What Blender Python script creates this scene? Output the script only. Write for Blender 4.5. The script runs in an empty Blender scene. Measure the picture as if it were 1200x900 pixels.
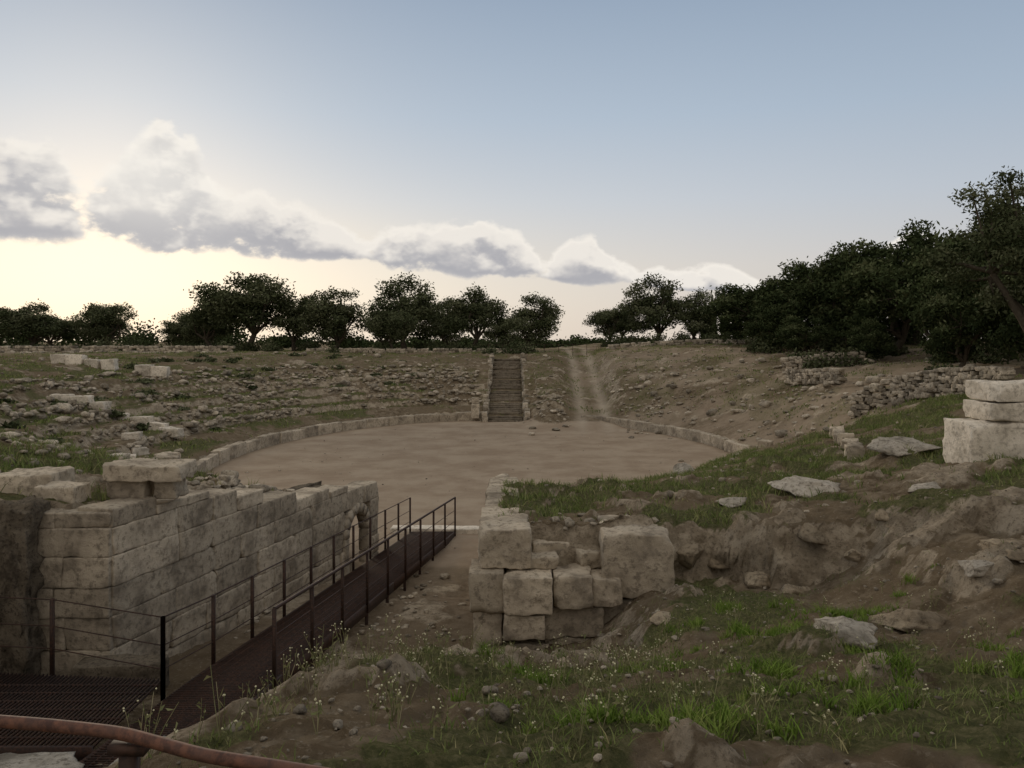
import bpy, bmesh, math, numpy as np
from mathutils import Vector
rng = np.random.default_rng(7)
scene = bpy.context.scene
scene.view_settings.view_transform = 'Standard'
scene.view_settings.look = 'None'
scene.view_settings.exposure = 0

# ------------------------------------------------------------------ noise
T2 = np.random.default_rng(3).random((256, 256))
T3 = np.random.default_rng(4).random((64, 64, 64))
def vn(x, y):
    xi = np.floor(x).astype(int); yi = np.floor(y).astype(int)
    fx = x - xi; fy = y - yi
    fx = fx*fx*fx*(fx*(fx*6-15)+10); fy = fy*fy*fy*(fy*(fy*6-15)+10)
    a = T2[xi & 255, yi & 255]; b = T2[(xi+1) & 255, yi & 255]
    c = T2[xi & 255, (yi+1) & 255]; d = T2[(xi+1) & 255, (yi+1) & 255]
    return (a*(1-fx)+b*fx)*(1-fy)+(c*(1-fx)+d*fx)*fy
def fbm(x, y, s, o=4):
    r = 0; amp = 1; t = 0
    x = np.asarray(x, float); y = np.asarray(y, float)
    x, y = x*.83-y*.557, x*.557+y*.83
    for i in range(o):
        r = r + amp*vn(x*s+17.3*i, y*s+9.1*i); t += amp
        amp *= .5; s *= 2.03
        x, y = x*.707-y*.707, x*.707+y*.707
        x, y = x*.891-y*.454, x*.454+y*.891
    return r/t
def vn3(p):
    i = np.floor(p).astype(int); f = p-i; f = f*f*(3-2*f)
    r = 0
    for a in (0, 1):
        for b in (0, 1):
            for c in (0, 1):
                w = (f[..., 0] if a else 1-f[..., 0])*(f[..., 1] if b else 1-f[..., 1])*(f[..., 2] if c else 1-f[..., 2])
                r = r + w*T3[(i[..., 0]+a) & 63, (i[..., 1]+b) & 63, (i[..., 2]+c) & 63]
    return r
def ss(a, b, x):
    t = np.clip((x-a)/(b-a), 0, 1); return t*t*(3-2*t)

# ------------------------------------------------------------------ terrain function
CX, CY, EA, EB = -1.2, 41.0, 13.2, 20.0
def edist(x, y):
    dx = x-CX; dy = y-CY
    k = np.sqrt((dx/EA)**2+(dy/EB)**2)+1e-6
    g = np.sqrt((dx/EA**2)**2+(dy/EB**2)**2)+1e-3
    return k*(k-1)/g
def wob(x, y): return (fbm(x, y, .3, 3)-.5)*.7
TST = 1.55
def trackx(y): return np.interp(y, [46, 54, 60, 80, 110], [5.0, 5.6, 6.0, 6.9, 8])
def scarp_y(x):
    sn = (fbm(x, x*0+3, .9, 5)-.5)*1.4
    return 13.75-.42*np.maximum(0, x-2.9)+sn*ss(2.7, 3.6, x), sn
def corr_masks(x, y):
    xl = np.interp(y, [12.55, 12.95, 20.6, 20.7, 21.95, 22.05, 23.0], [-14, -7.0, -5.0, -6.8, -6.5, -4.65, -4.45])
    xr = np.interp(y, [5, 8, 11, 12, 13, 13.3], [-.8, -.9, -.9, -.75, -.6, -.25])
    wr = np.interp(y, [5, 9, 11, 12.2, 13.1], [2.6, 2.0, 1.3, .6, .15])
    left = ss(xl-.12, xl+.05, x)
    right = 1-ss(xr-wr, xr, x)
    return left*right*(1-ss(22.5, 24, y))
def H(x, y, detail=True):
    x = np.asarray(x, float); y = np.asarray(y, float)
    d = edist(x, y)
    dd = d+wob(x, y)*ss(1.5, 4, d)
    sharp = np.interp(dd, [0, .18, 3, 7, 12, 18, 24, 30], [0, .58, 1.5, 2.7, 3.5, 4.35, 4.7, 4.8])
    ter = ss(1.0, 1.6, d)*(1-ss(11, 15, d))*ss(28, 34, y)*(.10+.90*(x < 2))
    fr = (dd/TST) - np.floor(dd/TST)
    sharp = sharp + ter*((ss(.62, .94, fr)-fr)*.55)
    softR = np.interp(d, [-4.2, -2.5, -1, 1, 3, 7, 12, 18, 24, 30], [0, 1.3, 1.9, 2.3, 2.45, 2.8, 3.5, 4.35, 4.7, 4.8])
    softL = np.interp(d, [-.8, .2, 2, 4, 7, 12, 18, 24, 30], [0, 1.2, 2.0, 2.6, 3.1, 3.6, 4.35, 4.7, 4.8])
    wR = ss(-1.0, -.3, x)*(1-ss(30, 38, y))
    wL = (1-ss(-4, -3.5, x))*(1-ss(24, 32, y))
    z = sharp*(1-wR)+softR*wR
    z = z*(1-wL)+softL*wL
    z = z+1.0*ss(2, 19, x)*ss(0, 6, d)
    z = z+.55*np.exp(-((x+12)**2+(y-18)**2)/22.0)
    z = z+1.1*np.exp(-((x-2.9)**2/1.6+(y-59)**2/10))
    m = ss(-2.0, -1.9, x)*(1-ss(.9, 1.0, x))*ss(60, 60.3, y)*(1-ss(82, 84, y))
    z = z*(1-m)+m*np.interp(y, [60, 81], [-.1, 4.2])
    xt = trackx(y)
    m = np.exp(-((x-xt)/2.0)**4)*ss(50, 54, y)*(1-ss(84, 90, y))
    z = z*(1-m)+m*np.interp(y, [54, 60, 82], [0.02, .75, 4.35])
    rut = np.exp(-((np.abs(x-xt)-.85)/.35)**2)*ss(50, 56, y)*(1-ss(90, 105, y)); z = z-.08*rut
    ys, sn = scarp_y(x)
    t = ys-y
    dep = np.interp(t, [-.30, -.12, .0, .16, 2.5, 5.5, 7.7, 10.5], [0, .35, .62, 1.05, .95, .72, .45, 0])
    z = z-dep*(1-ss(3.8, 8.2, x+sn*2))*ss(-6, -2, x)
    ex = np.interp(y, [6, 9.5, 12, 13.5, 13.8], [0, .45, .95, .95, 0])*(1-ss(1.0, 2.4, x))*ss(-4, -1.5, x); z = z-ex
    m = corr_masks(x, y)
    zc = np.interp(y, [1, 5, 9, 12, 15, 19, 23, 30], [4.4, 3.1, 1.1, .65, .4, .1, -.02, 0])
    z = z*(1-m)+m*zc
    if detail:
        ar = ss(-.5, 1.5, d)
        tl = 1-.75*ter
        ok = (1-m*.65)*tl
        ng = ss(1, 14, y)
        z = z+(fbm(x, y, .45, 5)-.5)*(.006+.36*ar*(.4+.6*ng))*ok
        n = fbm(x, y, 2.2, 4)
        z = z+(n-.5)*(.002+.18*ar)*ok
        rk = ss(.58, .68, fbm(x+40, y, .8, 4))
        near = 1-ss(20, 40, y)
        z = z+rk*(.07+.09*near)*ar*ok*(.5+.8*n)
        nf = 1-ss(18, 30, y)
        lump = np.abs(fbm(x, y, 5, 3)-.5)*2
        z = z+(.35-lump)*.08*nf*ar*ok+(fbm(x, y, 11, 3)-.5)*.055*nf*(.3+.7*ar)+(fbm(x+9, y, 27, 2)-.5)*.03*(1-ss(9, 15, y))
    return z
def grassd(x, y):
    d = edist(x, y)
    n = ss(.43, .55, fbm(x+80, y+11, .6, 5))
    w = .35+0*x
    w = np.where((y < 33) & (x > -.4) & (d > -4), 1., w)
    w = np.where((y < 13.6) & (x > -3) & (x < 9), .85, w)
    w = np.where((x < -6) & (y < 27) & (y > 12.8), 1., w)
    w = np.where((x < -8) & (y < 66) & (y > 26), .7, w)
    w = np.where(d > 22, .5, w)
    w = np.where((y < 3), .6, w)
    w = w*ss(-4.2, -3, d)*(1-corr_masks(x, y))
    w = w*np.where((x < -.4) | (y > 34), ss(.2, 1, d), 1)
    return np.clip(w*(n*1.2+.08), 0, 1)

# ------------------------------------------------------------------ mesh utils
def mk(name, V, F, mats, tint=None, smooth=False, col=None, parent=None):
    V = np.asarray(V, np.float32); F = np.asarray(F, np.int32)
    me = bpy.data.meshes.new(name)
    n, k = F.shape
    me.vertices.add(len(V)); me.vertices.foreach_set('co', V.ravel())
    me.loops.add(n*k); me.loops.foreach_set('vertex_index', F.ravel())
    me.polygons.add(n); me.polygons.foreach_set('loop_start', np.arange(0, n*k, k, dtype=np.int32))
    if smooth: me.polygons.foreach_set('use_smooth', np.ones(n, bool))
    me.update(calc_edges=True)
    if tint is not None:
        a = me.attributes.new('tint', 'FLOAT', 'POINT'); a.data.foreach_set('value', np.asarray(tint, np.float32))
    if col is not None:
        a = me.attributes.new('zone', 'FLOAT_COLOR', 'POINT'); a.data.foreach_set('color', np.asarray(col, np.float32).ravel())
    for m in (mats if isinstance(mats, list) else [mats]): me.materials.append(m)
    o = bpy.data.objects.new(name, me); scene.collection.objects.link(o)
    if parent: o.parent = parent
    return o
class Acc:
    def __init__(s): s.V = []; s.F = []; s.T = []; s.n = 0
    def add(s, V, F, t=0.5):
        V = np.asarray(V, float); s.V.append(V); s.F.append(np.asarray(F)+s.n)
        s.T.append(np.full(len(V), t)); s.n += len(V)
    def obj(s, name, mat, smooth=False, parent=None):
        return mk(name, np.vstack(s.V), np.vstack(s.F), mat, tint=np.concatenate(s.T), smooth=smooth, parent=parent)
def cube_tpl(n):
    bm = bmesh.new(); bmesh.ops.create_cube(bm, size=2)
    bmesh.ops.subdivide_edges(bm, edges=bm.edges[:], cuts=n, use_grid_fill=True)
    V = np.array([v.co[:] for v in bm.verts]); F = np.array([[v.index for v in f.verts] for f in bm.faces]); bm.free()
    return V, F
def ico_tpl(s):
    bm = bmesh.new(); bmesh.ops.create_icosphere(bm, subdivisions=s, radius=1)
    V = np.array([v.co[:] for v in bm.verts]); F = np.array([[v.index for v in f.verts] for f in bm.faces]); bm.free()
    return V, F
CT = {k: cube_tpl(k) for k in (1, 3, 7, 11, 23)}
def rbox(acc, c, dims, rz=0, lod=7, rough=.02, tilt=0, r=None, tint=None, chips=4, lo=.86):
    V, F = CT[lod]
    h = np.array(dims)/2.
    r = r if r is not None else min(.02, h.min()*.3)
    W = np.sign(V)*np.where(np.abs(V) > .99, 1, np.abs(V)/(1-2/(lod+1))*(1-r/h) if lod > 1 else np.abs(V))
    p = W*h
    inner = np.clip(p, -(h-r), h-r); dv = p-inner; L = np.linalg.norm(dv, axis=1, keepdims=True)
    p = inner+np.where(L > 1e-6, dv/np.maximum(L, 1e-6)*r, 0)
    off = rng.random(3)*50
    q = p+off
    disp = (vn3(q*2.3)-.5)*2*rough*.9+(vn3(q*6)-.5)*2*rough*.9+(vn3(q*15)-.5)*rough*1.1
    nrm = p/np.linalg.norm(p/h, axis=1, keepdims=True)/h
    nrm = nrm/np.linalg.norm(nrm, axis=1, keepdims=True)
    for _ in range(chips):
        n = rng.normal(size=3); n /= np.linalg.norm(n); o = (np.abs(n)*h).sum()*rng.uniform(lo, .99)
        e = np.maximum(0, p@n-o); p = p-e[:, None]*n*.9
    p = p+nrm*disp[:, None]
    if tilt:
        a, b = rng.normal(0, tilt, 2)
        p = np.c_[p[:, 0]+a*p[:, 2], p[:, 1]+b*p[:, 2], p[:, 2]-a*p[:, 0]-b*p[:, 1]]
    cz, sz = math.cos(rz), math.sin(rz)
    P = np.c_[p[:, 0]*cz-p[:, 1]*sz, p[:, 0]*sz+p[:, 1]*cz, p[:, 2]]+np.array(c)
    acc.add(P, F, rng.random() if tint is None else tint)
def rocktpl(seed, s):
    V, F = ico_tpl(s); r = np.random.default_rng(seed); V = V.copy()
    for _ in range(11):
        n = r.normal(size=3); n /= np.linalg.norm(n); o = r.uniform(.45, .85)
        e = np.maximum(0, V@n-o); V -= e[:, None]*n
    V += (vn3(V*2.5+seed*3.3)-.5)[:, None]*.25*V
    if s > 2: V += (vn3(V*7+seed*3.3)-.5)[:, None]*.16*V+(vn3(V*18+seed)-.5)[:, None]*.08*V
    return V, F
RT1 = [rocktpl(i, 2) for i in range(12)]
def scatter(name, X, Y, S, mat, tpl=RT1, flat=.6, sink=.15, T=None):
    Z = H(X, Y); N = len(X); pick = rng.integers(0, len(tpl), N); Vs = []; Fs = []; Ts = []; n = 0
    T = rng.random(N) if T is None else T
    for k, (V, F) in enumerate(tpl):
        id_ = np.where(pick == k)[0]
        if len(id_) == 0: continue
        a = rng.random(len(id_))*6.28; s = S[id_]
        sx = s*rng.uniform(.7, 1.3, len(id_)); sy = s*rng.uniform(.7, 1.2, len(id_)); sz = s*flat*rng.uniform(.6, 1.3, len(id_))
        x = V[None, :, 0]*sx[:, None]; y = V[None, :, 1]*sy[:, None]; z = V[None, :, 2]*sz[:, None]
        P = np.stack([x*np.cos(a)[:, None]-y*np.sin(a)[:, None]+X[id_][:, None], x*np.sin(a)[:, None]+y*np.cos(a)[:, None]+Y[id_][:, None],
                      z+(Z[id_]+sz*(.5-sink))[:, None]], -1).reshape(-1, 3)
        FF = (F[None]+(np.arange(len(id_))*len(V))[:, None, None]+n).reshape(-1, 3)
        Vs.append(P); Fs.append(FF); Ts.append(np.repeat(T[id_], len(V))); n += len(P)
    return mk(name, np.vstack(Vs), np.vstack(Fs), mat, tint=np.concatenate(Ts))
def tube(acc, p0, p1, r, n=8, t=.5, r2=None):
    p0 = np.array(p0, float); p1 = np.array(p1, float); d = p1-p0; d /= np.linalg.norm(d)
    u = np.cross(d, [0, 0, 1.]) if abs(d[2]) < .95 else np.cross(d, [1., 0, 0]); u /= np.linalg.norm(u); v = np.cross(d, u)
    a = np.arange(n)/n*2*math.pi; ring = np.cos(a)[:, None]*u+np.sin(a)[:, None]*v
    V = np.vstack([p0+ring*r, p1+ring*(r if r2 is None else r2)])
    F = [[i, (i+1) % n, n+(i+1) % n, n+i] for i in range(n)]
    acc.add(V, F, t)
def bar(acc, p0, p1, w, h, t=.5):
    p0 = np.array(p0, float); p1 = np.array(p1, float); d = p1-p0; d /= np.linalg.norm(d)
    u = np.cross(d, [0, 0, 1.]) if abs(d[2]) < .95 else np.array([1., 0, 0]); u /= np.linalg.norm(u); v = np.cross(u, d)
    c = [(-1, -1), (1, -1), (1, 1), (-1, 1)]
    V = [p0+u*w/2*a+v*h/2*b for a, b in c]+[p1+u*w/2*a+v*h/2*b for a, b in c]
    acc.add(V, [[0, 1, 2, 3], [7, 6, 5, 4], [0, 4, 5, 1], [1, 5, 6, 2], [2, 6, 7, 3], [3, 7, 4, 0]], t)

# ------------------------------------------------------------------ materials
class NT:
    def __init__(s, nt): s.nt = nt
    def n(s, t, **k):
        x = s.nt.nodes.new(t)
        for a, b in k.items(): setattr(x, a, b)
        return x
    def l(s, a, b): s.nt.links.new(a, b)
    def put(s, sock, v):
        if isinstance(v, bpy.types.NodeSocket): s.l(v, sock)
        else: sock.default_value = v
    def m(s, op, a, b=0., c=None, clamp=False):
        x = s.n('ShaderNodeMath', operation=op, use_clamp=clamp); s.put(x.inputs[0], a); s.put(x.inputs[1], b)
        if c is not None: s.put(x.inputs[2], c)
        return x.outputs[0]
    def mix(s, f, a, b, bt='MIX'):
        x = s.n('ShaderNodeMix', data_type='RGBA', blend_type=bt); s.put(x.inputs[0], f)
        s.put(x.inputs[6], a if not isinstance(a, tuple) else (*a, 1)); s.put(x.inputs[7], b if not isinstance(b, tuple) else (*b, 1)); return x.outputs[2]
    def noise(s, vec, sc, det=6, rough=.6, out=0):
        x = s.n('ShaderNodeTexNoise'); s.l(vec, x.inputs['Vector']); x.inputs['Scale'].default_value = sc
        x.inputs['Detail'].default_value = det; x.inputs['Roughness'].default_value = rough; return x.outputs[out]
    def ramp(s, f, a, b, c0=0., c1=1.):
        x = s.n('ShaderNodeMapRange', interpolation_type='SMOOTHSTEP'); s.put(x.inputs[0], f)
        for i, v in enumerate((a, b, c0, c1)): x.inputs[i+1].default_value = v
        return x.outputs[0]
def mat(name, spec=0.):
    m = bpy.data.materials.new(name); m.use_nodes = True; t = NT(m.node_tree)
    if spec > 0:
        b = m.node_tree.nodes['Principled BSDF']; b.inputs['Roughness'].default_value = .7
        b.inputs['Specular IOR Level'].default_value = spec; ci = b.inputs['Base Color']
    else:
        m.node_tree.nodes.remove(m.node_tree.nodes['Principled BSDF'])
        b = t.n('ShaderNodeBsdfDiffuse'); t.l(b.outputs[0], m.node_tree.nodes['Material Output'].inputs[0]); ci = b.inputs['Color']
    return m, t, b, ci
def bump(t, b, h, st, dist):
    x = t.n('ShaderNodeBump'); t.put(x.inputs['Strength'], st); x.inputs['Distance'].default_value = dist
    t.l(h, x.inputs['Height']); t.l(x.outputs[0], b.inputs['Normal'])

def stone_mat(name, c1, c2, dark, sc=1., var=.4, bd=.035):
    m, t, b, ci = mat(name); P = t.n('ShaderNodeNewGeometry').outputs['Position']
    at = t.n('ShaderNodeAttribute', attribute_name='tint').outputs['Fac']
    n1 = t.noise(P, 1.5*sc, 3, .65); n2 = t.noise(P, 9*sc, 6, .74)
    c = t.mix(t.ramp(n1, .38, .62), c1, c2)
    c = t.mix(t.ramp(n2, .48, .64, 0, .85), c, dark)
    c = t.mix(t.ramp(n2, .42, .30, 0, .5), c, tuple(min(.72, v*1.22) for v in c1))
    c = t.mix(t.ramp(n1, .54, .68, 0, .6), c, tuple(v*.8 for v in dark))
    f = t.m('MULTIPLY_ADD', at, var, 1.-var*.55)
    x = t.n('ShaderNodeCombineColor'); [t.l(f, x.inputs[i]) for i in range(3)]
    c = t.mix(1., c, x.outputs[0], 'MULTIPLY'); t.l(c, ci)
    bump(t, b, n2, 1., bd); return m
M_STONE = stone_mat('limestone', (.50, .43, .335), (.37, .315, .245), (.21, .178, .138), 1., .45)
M_WHITE = stone_mat('pale_limestone', (.72, .65, .55), (.58, .52, .43), (.35, .31, .255))
M_RUB = stone_mat('rubble_stone', (.47, .41, .325), (.32, .275, .215), (.165, .14, .11), 2., .8)
M_BOULD = stone_mat('boulder_stone', (.45, .405, .34), (.31, .28, .23), (.145, .125, .10), 1.3)
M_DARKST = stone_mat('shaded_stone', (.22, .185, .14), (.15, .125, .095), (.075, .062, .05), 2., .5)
M_EARTHR = stone_mat('earthy_bedrock', (.37, .305, .22), (.26, .21, .15), (.13, .105, .075), 1.2, .4, .06)

m, t, b, ci = mat('ground'); M_GROUND = m
P = t.n('ShaderNodeNewGeometry').outputs['Position']
za = t.n('ShaderNodeAttribute', attribute_name='zone'); sep = t.n('ShaderNodeSeparateColor'); t.l(za.outputs['Color'], sep.inputs[0])
G, R, A, PTH = sep.outputs[0], sep.outputs[1], sep.outputs[2], za.outputs['Alpha']
n05 = t.noise(P, .45, 5, .68); n3 = t.noise(P, 3, 4, .7); n12 = t.noise(P, 14, 6, .80)
soil = t.mix(t.ramp(n3, .36, .64), (.12, .09, .058), (.25, .20, .14))
soil = t.mix(t.ramp(n05, .42, .62), soil, (.17, .13, .085))
soil = t.mix(t.ramp(n12, .54, .66, 0, .7), soil, (.35, .29, .215))
are = t.mix(t.ramp(n05, .34, .66), (.285, .22, .16), (.37, .30, .225))
are = t.mix(t.ramp(n3, .56, .76, 0, .3), are, (.42, .35, .275))
are = t.mix(t.ramp(n12, .58, .70, 0, .35), are, (.17, .13, .095))
c = t.mix(A, soil, are)
rock = t.mix(t.ramp(n3, .38, .62), (.27, .22, .158), (.44, .37, .28))
rock = t.mix(t.ramp(n12, .5, .64, 0, .8), rock, (.14, .11, .078))
c = t.mix(t.ramp(t.m('ADD', R, t.m('MULTIPLY', t.m('SUBTRACT', n12, .5), 1.2)), .3, .6), c, rock)
gr = t.mix(t.ramp(n12, .4, .62), (.068, .08, .032), (.155, .148, .072))
c = t.mix(t.ramp(t.m('ADD', G, t.m('MULTIPLY', t.m('SUBTRACT', n12, .5), 1.6)), .26, .75, 0, .85), c, gr)
c = t.mix(PTH, c, t.mix(n12, (.50, .43, .34), (.36, .30, .23)))
c = t.mix(t.ramp(n12, .64, .74, 0, .5), c, (.43, .365, .28))
c = t.mix(t.ramp(n12, .38, .27, 0, .7), c, (.055, .042, .03))
t.l(c, ci)
bump(t, b, n12, t.m('SUBTRACT', 1., t.m('MULTIPLY', A, .65)), .075)

def leaf_mat(name, c1, c2, c3):
    m, t, b, ci = mat(name); at = t.n('ShaderNodeAttribute', attribute_name='tint').outputs['Fac']
    c = t.mix(t.ramp(at, 0, .6), c1, c2); c = t.mix(t.ramp(at, .6, 1), c, c3); t.l(c, ci)
    return m
M_OLIVE = leaf_mat('olive_leaves', (.045, .056, .027), (.10, .112, .06), (.17, .178, .11))
M_PINE = leaf_mat('dark_leaves', (.03, .042, .019), (.066, .084, .037), (.12, .132, .068))
M_GRASS = leaf_mat('grass_blades', (.09, .135, .035), (.18, .215, .075), (.34, .30, .16))
M_LUSH = leaf_mat('lush_grass', (.10, .17, .03), (.17, .25, .05), (.25, .28, .09))
M_DRY = leaf_mat('weed_stems', (.13, .15, .06), (.24, .23, .12), (.38, .34, .21))
m, t, b, ci = mat('flower_heads'); ci.default_value = (.60, .57, .38, 1); M_FLOW = m
m, t, b, ci = mat('bark'); M_BARK = m; P = t.n('ShaderNodeNewGeometry').outputs['Position']
n = t.noise(P, 9, 3, .7); t.l(t.mix(n, (.035, .028, .02), (.13, .11, .085)), ci)
m, t, b, ci = mat('rusty_steel', .3); M_RUST = m; P = t.n('ShaderNodeNewGeometry').outputs['Position']
n = t.noise(P, 25, 4, .7); n2 = t.noise(P, 5, 3, .6)
c = t.mix(t.ramp(n, .35, .65), (.024, .015, .012), (.07, .034, .022)); c = t.mix(t.ramp(n2, .4, .65, 0, .6), c, (.035, .022, .017))
t.l(c, ci); bump(t, b, n, .4, .003)
m, t, b, ci = mat('rusty_tube', .35); M_RTUBE = m; P = t.n('ShaderNodeNewGeometry').outputs['Position']
n = t.noise(P, 30, 5, .7); n2 = t.noise(P, 7, 3, .6)
c = t.mix(t.ramp(n, .35, .65), (.06, .028, .02), (.17, .075, .045)); c = t.mix(t.ramp(n2, .4, .65, 0, .6), c, (.09, .05, .038))
t.l(c, ci); bump(t, b, n, .4, .003)

# ------------------------------------------------------------------ ground sheet
ya = [-40., -25, -15, -8, -4, -2, 0]; y = 0.6
while y < 2500:
    ya.append(y); y += (.036+.0044*y if not 11.8 < y < 14.2 else .05) if y < 95 else .06*(y-85)
ya = np.array(ya)
xp = [0.]
while xp[-1] < 2500:
    v = xp[-1]; xp.append(v+(.054+.0078*v if v < 34 else .08*(v-30)))
xp = np.array(xp[1:]); xa = np.r_[-xp[::-1], 0, xp]
X, Y = np.meshgrid(xa, ya); Z = H(X, Y)
far = ss(100, 300, np.hypot(X, Y)); Z = Z*(1-far)+4.8*far
D = edist(X, Y)
gy, gx = np.gradient(Z); slope = np.hypot(gx/np.maximum(np.gradient(X, axis=1), 1e-3), gy/np.maximum(np.gradient(Y, axis=0), 1e-3))
g = grassd(X, Y)*(1-.85*ss(.6, 1.2, slope))
rock = ss(.6, 1.2, slope)*.85+.6*ss(.59, .68, fbm(X+40, Y, .8, 4))*ss(0, 2, D)*(1-ss(22, 30, D))
cm = corr_masks(X, Y)
rock = np.clip(rock, 0, 1); rock = np.where((D < -1) & (Y > 26), 0, rock)
arena = (1-ss(-.6, .4, D))
arena = np.maximum(arena*(Z < .35), cm*ss(13, 18, Y)*.4)
brown = ss(4, 8, X)*ss(30, 38, Y)*(1-ss(20, 26, D))*.6
arena = np.maximum(arena, brown*ss(.3, .55, fbm(X, Y, .3, 4)))
arena = np.maximum(arena, .5*ss(24, 30, D)*ss(60, 80, Y))
xt = trackx(Y)
pth = (np.exp(-((np.abs(X-xt)-.85)/.45)**2))*ss(48, 60, Y)*(1-ss(105, 130, Y))*(.45+.6*fbm(X, Y, 1, 3))
pth = np.clip(pth*.9, 0, 1)
col = np.stack([g, rock*(1-g*.6), arena, pth], -1).reshape(-1, 4)
steep = ss(.8, 2.0, slope)*(Y < 15)*(X > -.5)*(X < 9)
DY = (vn3(np.stack([X*2.2, Y*.5, Z*3.0], -1))-.5)*.42+(vn3(np.stack([X*6, Y, Z*9.0], -1))-.5)*.18
Yg = Y+DY*steep; Xg = X+(vn3(np.stack([X*5, Y+7, Z*6.0], -1))-.5)*.12*steep
ny, nx = X.shape; idx = np.arange(ny*nx).reshape(ny, nx)
F = np.stack([idx[:-1, :-1], idx[:-1, 1:], idx[1:, 1:], idx[1:, :-1]], -1).reshape(-1, 4)
mk('ground', np.stack([Xg, Yg, Z], -1).reshape(-1, 3), F, M_GROUND, smooth=True, col=col)

# ------------------------------------------------------------------ arena podium wall
def podium(name, th0, th1, mt=M_STONE, hgt=.62):
    acc = Acc(); th = th0
    while th < th1:
        L = rng.uniform(1.3, 2.6); a = math.radians(th)
        tx, ty = -EA*math.sin(a), EB*math.cos(a); sp = math.hypot(tx, ty)
        dth = math.degrees(L/sp); am = math.radians(th+dth/2)
        x = CX+(EA+.1)*math.cos(am); y = CY+(EB+.1)*math.sin(am); tx, ty = -EA*math.sin(am), EB*math.cos(am)
        hh = hgt+rng.uniform(-.07, .04)
        if rng.random() < .95: rbox(acc, (x, y, hh/2-.1), (L*.995, .46, hh+.2), math.atan2(ty, tx), 7, .03)
        th += dth
    acc.obj(name, mt)
podium('arena_podium_wall', 94, 203)
podium('arena_podium_wall', -8, 58, M_STONE, .6)
podium('arena_podium_wall', 203.5, 212, M_STONE, 1.1)

# ------------------------------------------------------------------ far staircase
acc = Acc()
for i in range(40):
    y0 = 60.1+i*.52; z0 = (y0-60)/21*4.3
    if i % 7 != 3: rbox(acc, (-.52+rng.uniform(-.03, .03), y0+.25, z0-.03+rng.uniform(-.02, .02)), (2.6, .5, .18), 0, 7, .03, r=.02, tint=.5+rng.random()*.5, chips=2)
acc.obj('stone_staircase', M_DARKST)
acc = Acc()
for sx in (-2.05, 1.1):
    for i in range(26):
        y0 = 60.2+i*.8; z0 = (y0-60)/21*4.3
        for k in range(2):
            if rng.random() < (.95, .75)[k]: rbox(acc, (sx+rng.uniform(-.08, .08), y0, z0+.1+k*.38), (.4, .76, .4), rng.uniform(-.05, .05), 3, .04, .03, r=.04)
rbox(acc, (-2.75, 60.6, .75), (.6, .6, 1.1), 0, 7, .02, tint=.9); rbox(acc, (-2.75, 60.6, 1.55), (.55, .5, .42), 0, 7, .02, tint=.8)
acc.obj('stair_flanking_wall', M_RUB)

# ------------------------------------------------------------------ left entrance wall
A0 = np.array([-6.3, 12.7]); B0 = np.array([-3.75, 22.6]); Lw = np.linalg.norm(B0-A0); du = (B0-A0)/Lw; nn = np.array([-du[1], du[0]]); rzW = math.atan2(du[1], du[0])
par = bpy.data.objects.new('limestone_entrance_wall', None); scene.collection.objects.link(par)
acc = Acc()
def topz(s):
    return np.interp(s, [0, 1.7, 1.75, 3.0, 3.05, 4.3, 4.35, 5.6, 5.65, 7.0, 7.05, 8.0, 9.3, 10.3], [3.35, 3.35, 3.2, 3.1, 3.0, 2.85, 2.75, 2.6, 2.45, 2.35, 2.3, 2.28, 2.1, 2.05])
zc_ = [-.4, .12, .62, 1.12, 1.64, 2.12, 2.6, 3.05, 3.5]
for ci_ in range(len(zc_)-1):
    z0, z1 = zc_[ci_], zc_[ci_+1]; s = 0.
    while s < Lw-.05:
        L = rng.uniform(.7, 1.7); e = min(s+L, Lw)
        if Lw-e < .4: e = Lw
        segs = [(s, e)]
        if z0 < 1.6:
            segs = [(s, min(e, 8.1)), (max(s, 9.65), e)]
        for (a, b_) in segs:
            if b_-a < .12: continue
            mid = (a+b_)/2; tz = topz(mid)
            if z0 > tz-.12: continue
            zt = min(z1, tz) if z1 > tz-.15 else z1
            th = .26 if (mid > 9.5 and z0 < 1.6) else .66
            c = A0+du*mid+nn*(th/2+rng.uniform(-.02, .02))
            rbox(acc, (c[0], c[1], (z0+zt)/2), (b_-a-.002, th, zt-z0-.002), rzW, 11 if mid < 6 else 7, .016, chips=4, lo=.88)
        s = e
acc.obj('block_courses', M_STONE, parent=par)
acc = Acc(); n = 9
for i in range(n):
    a0 = math.pi*i/n; a1 = math.pi*(i+1)/n; V = []
    for nnv in (-.04, .24):
        for (rr, aa) in ((.56, a0), (.56, a1), (.80, a1), (.80, a0)):
            s = 8.87+rr*math.cos(aa); z = .92+rr*math.sin(aa)
            p = A0+du*s+nn*nnv; V.append((p[0], p[1], z))
    acc.add(V, [[0, 1, 2, 3], [7, 6, 5, 4], [0, 4, 5, 1], [1, 5, 6, 2], [2, 6, 7, 3], [3, 7, 4, 0]], rng.random())
for s0, s1 in ((8.06, 8.31), (9.43, 9.68)):
    for z0, z1 in ((-.3, .3), (.31, .91)):
        p = A0+du*(s0+s1)/2+nn*.10; rbox(acc, (p[0], p[1], (z0+z1)/2), (s1-s0, .28, z1-z0), rzW, 3, .01)
acc.obj('door_arch', M_STONE, parent=par)
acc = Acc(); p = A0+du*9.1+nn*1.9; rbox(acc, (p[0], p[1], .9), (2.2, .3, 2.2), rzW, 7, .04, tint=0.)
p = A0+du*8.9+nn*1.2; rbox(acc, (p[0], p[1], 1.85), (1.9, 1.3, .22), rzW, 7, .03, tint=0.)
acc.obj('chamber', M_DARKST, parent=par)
acc = Acc()
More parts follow.
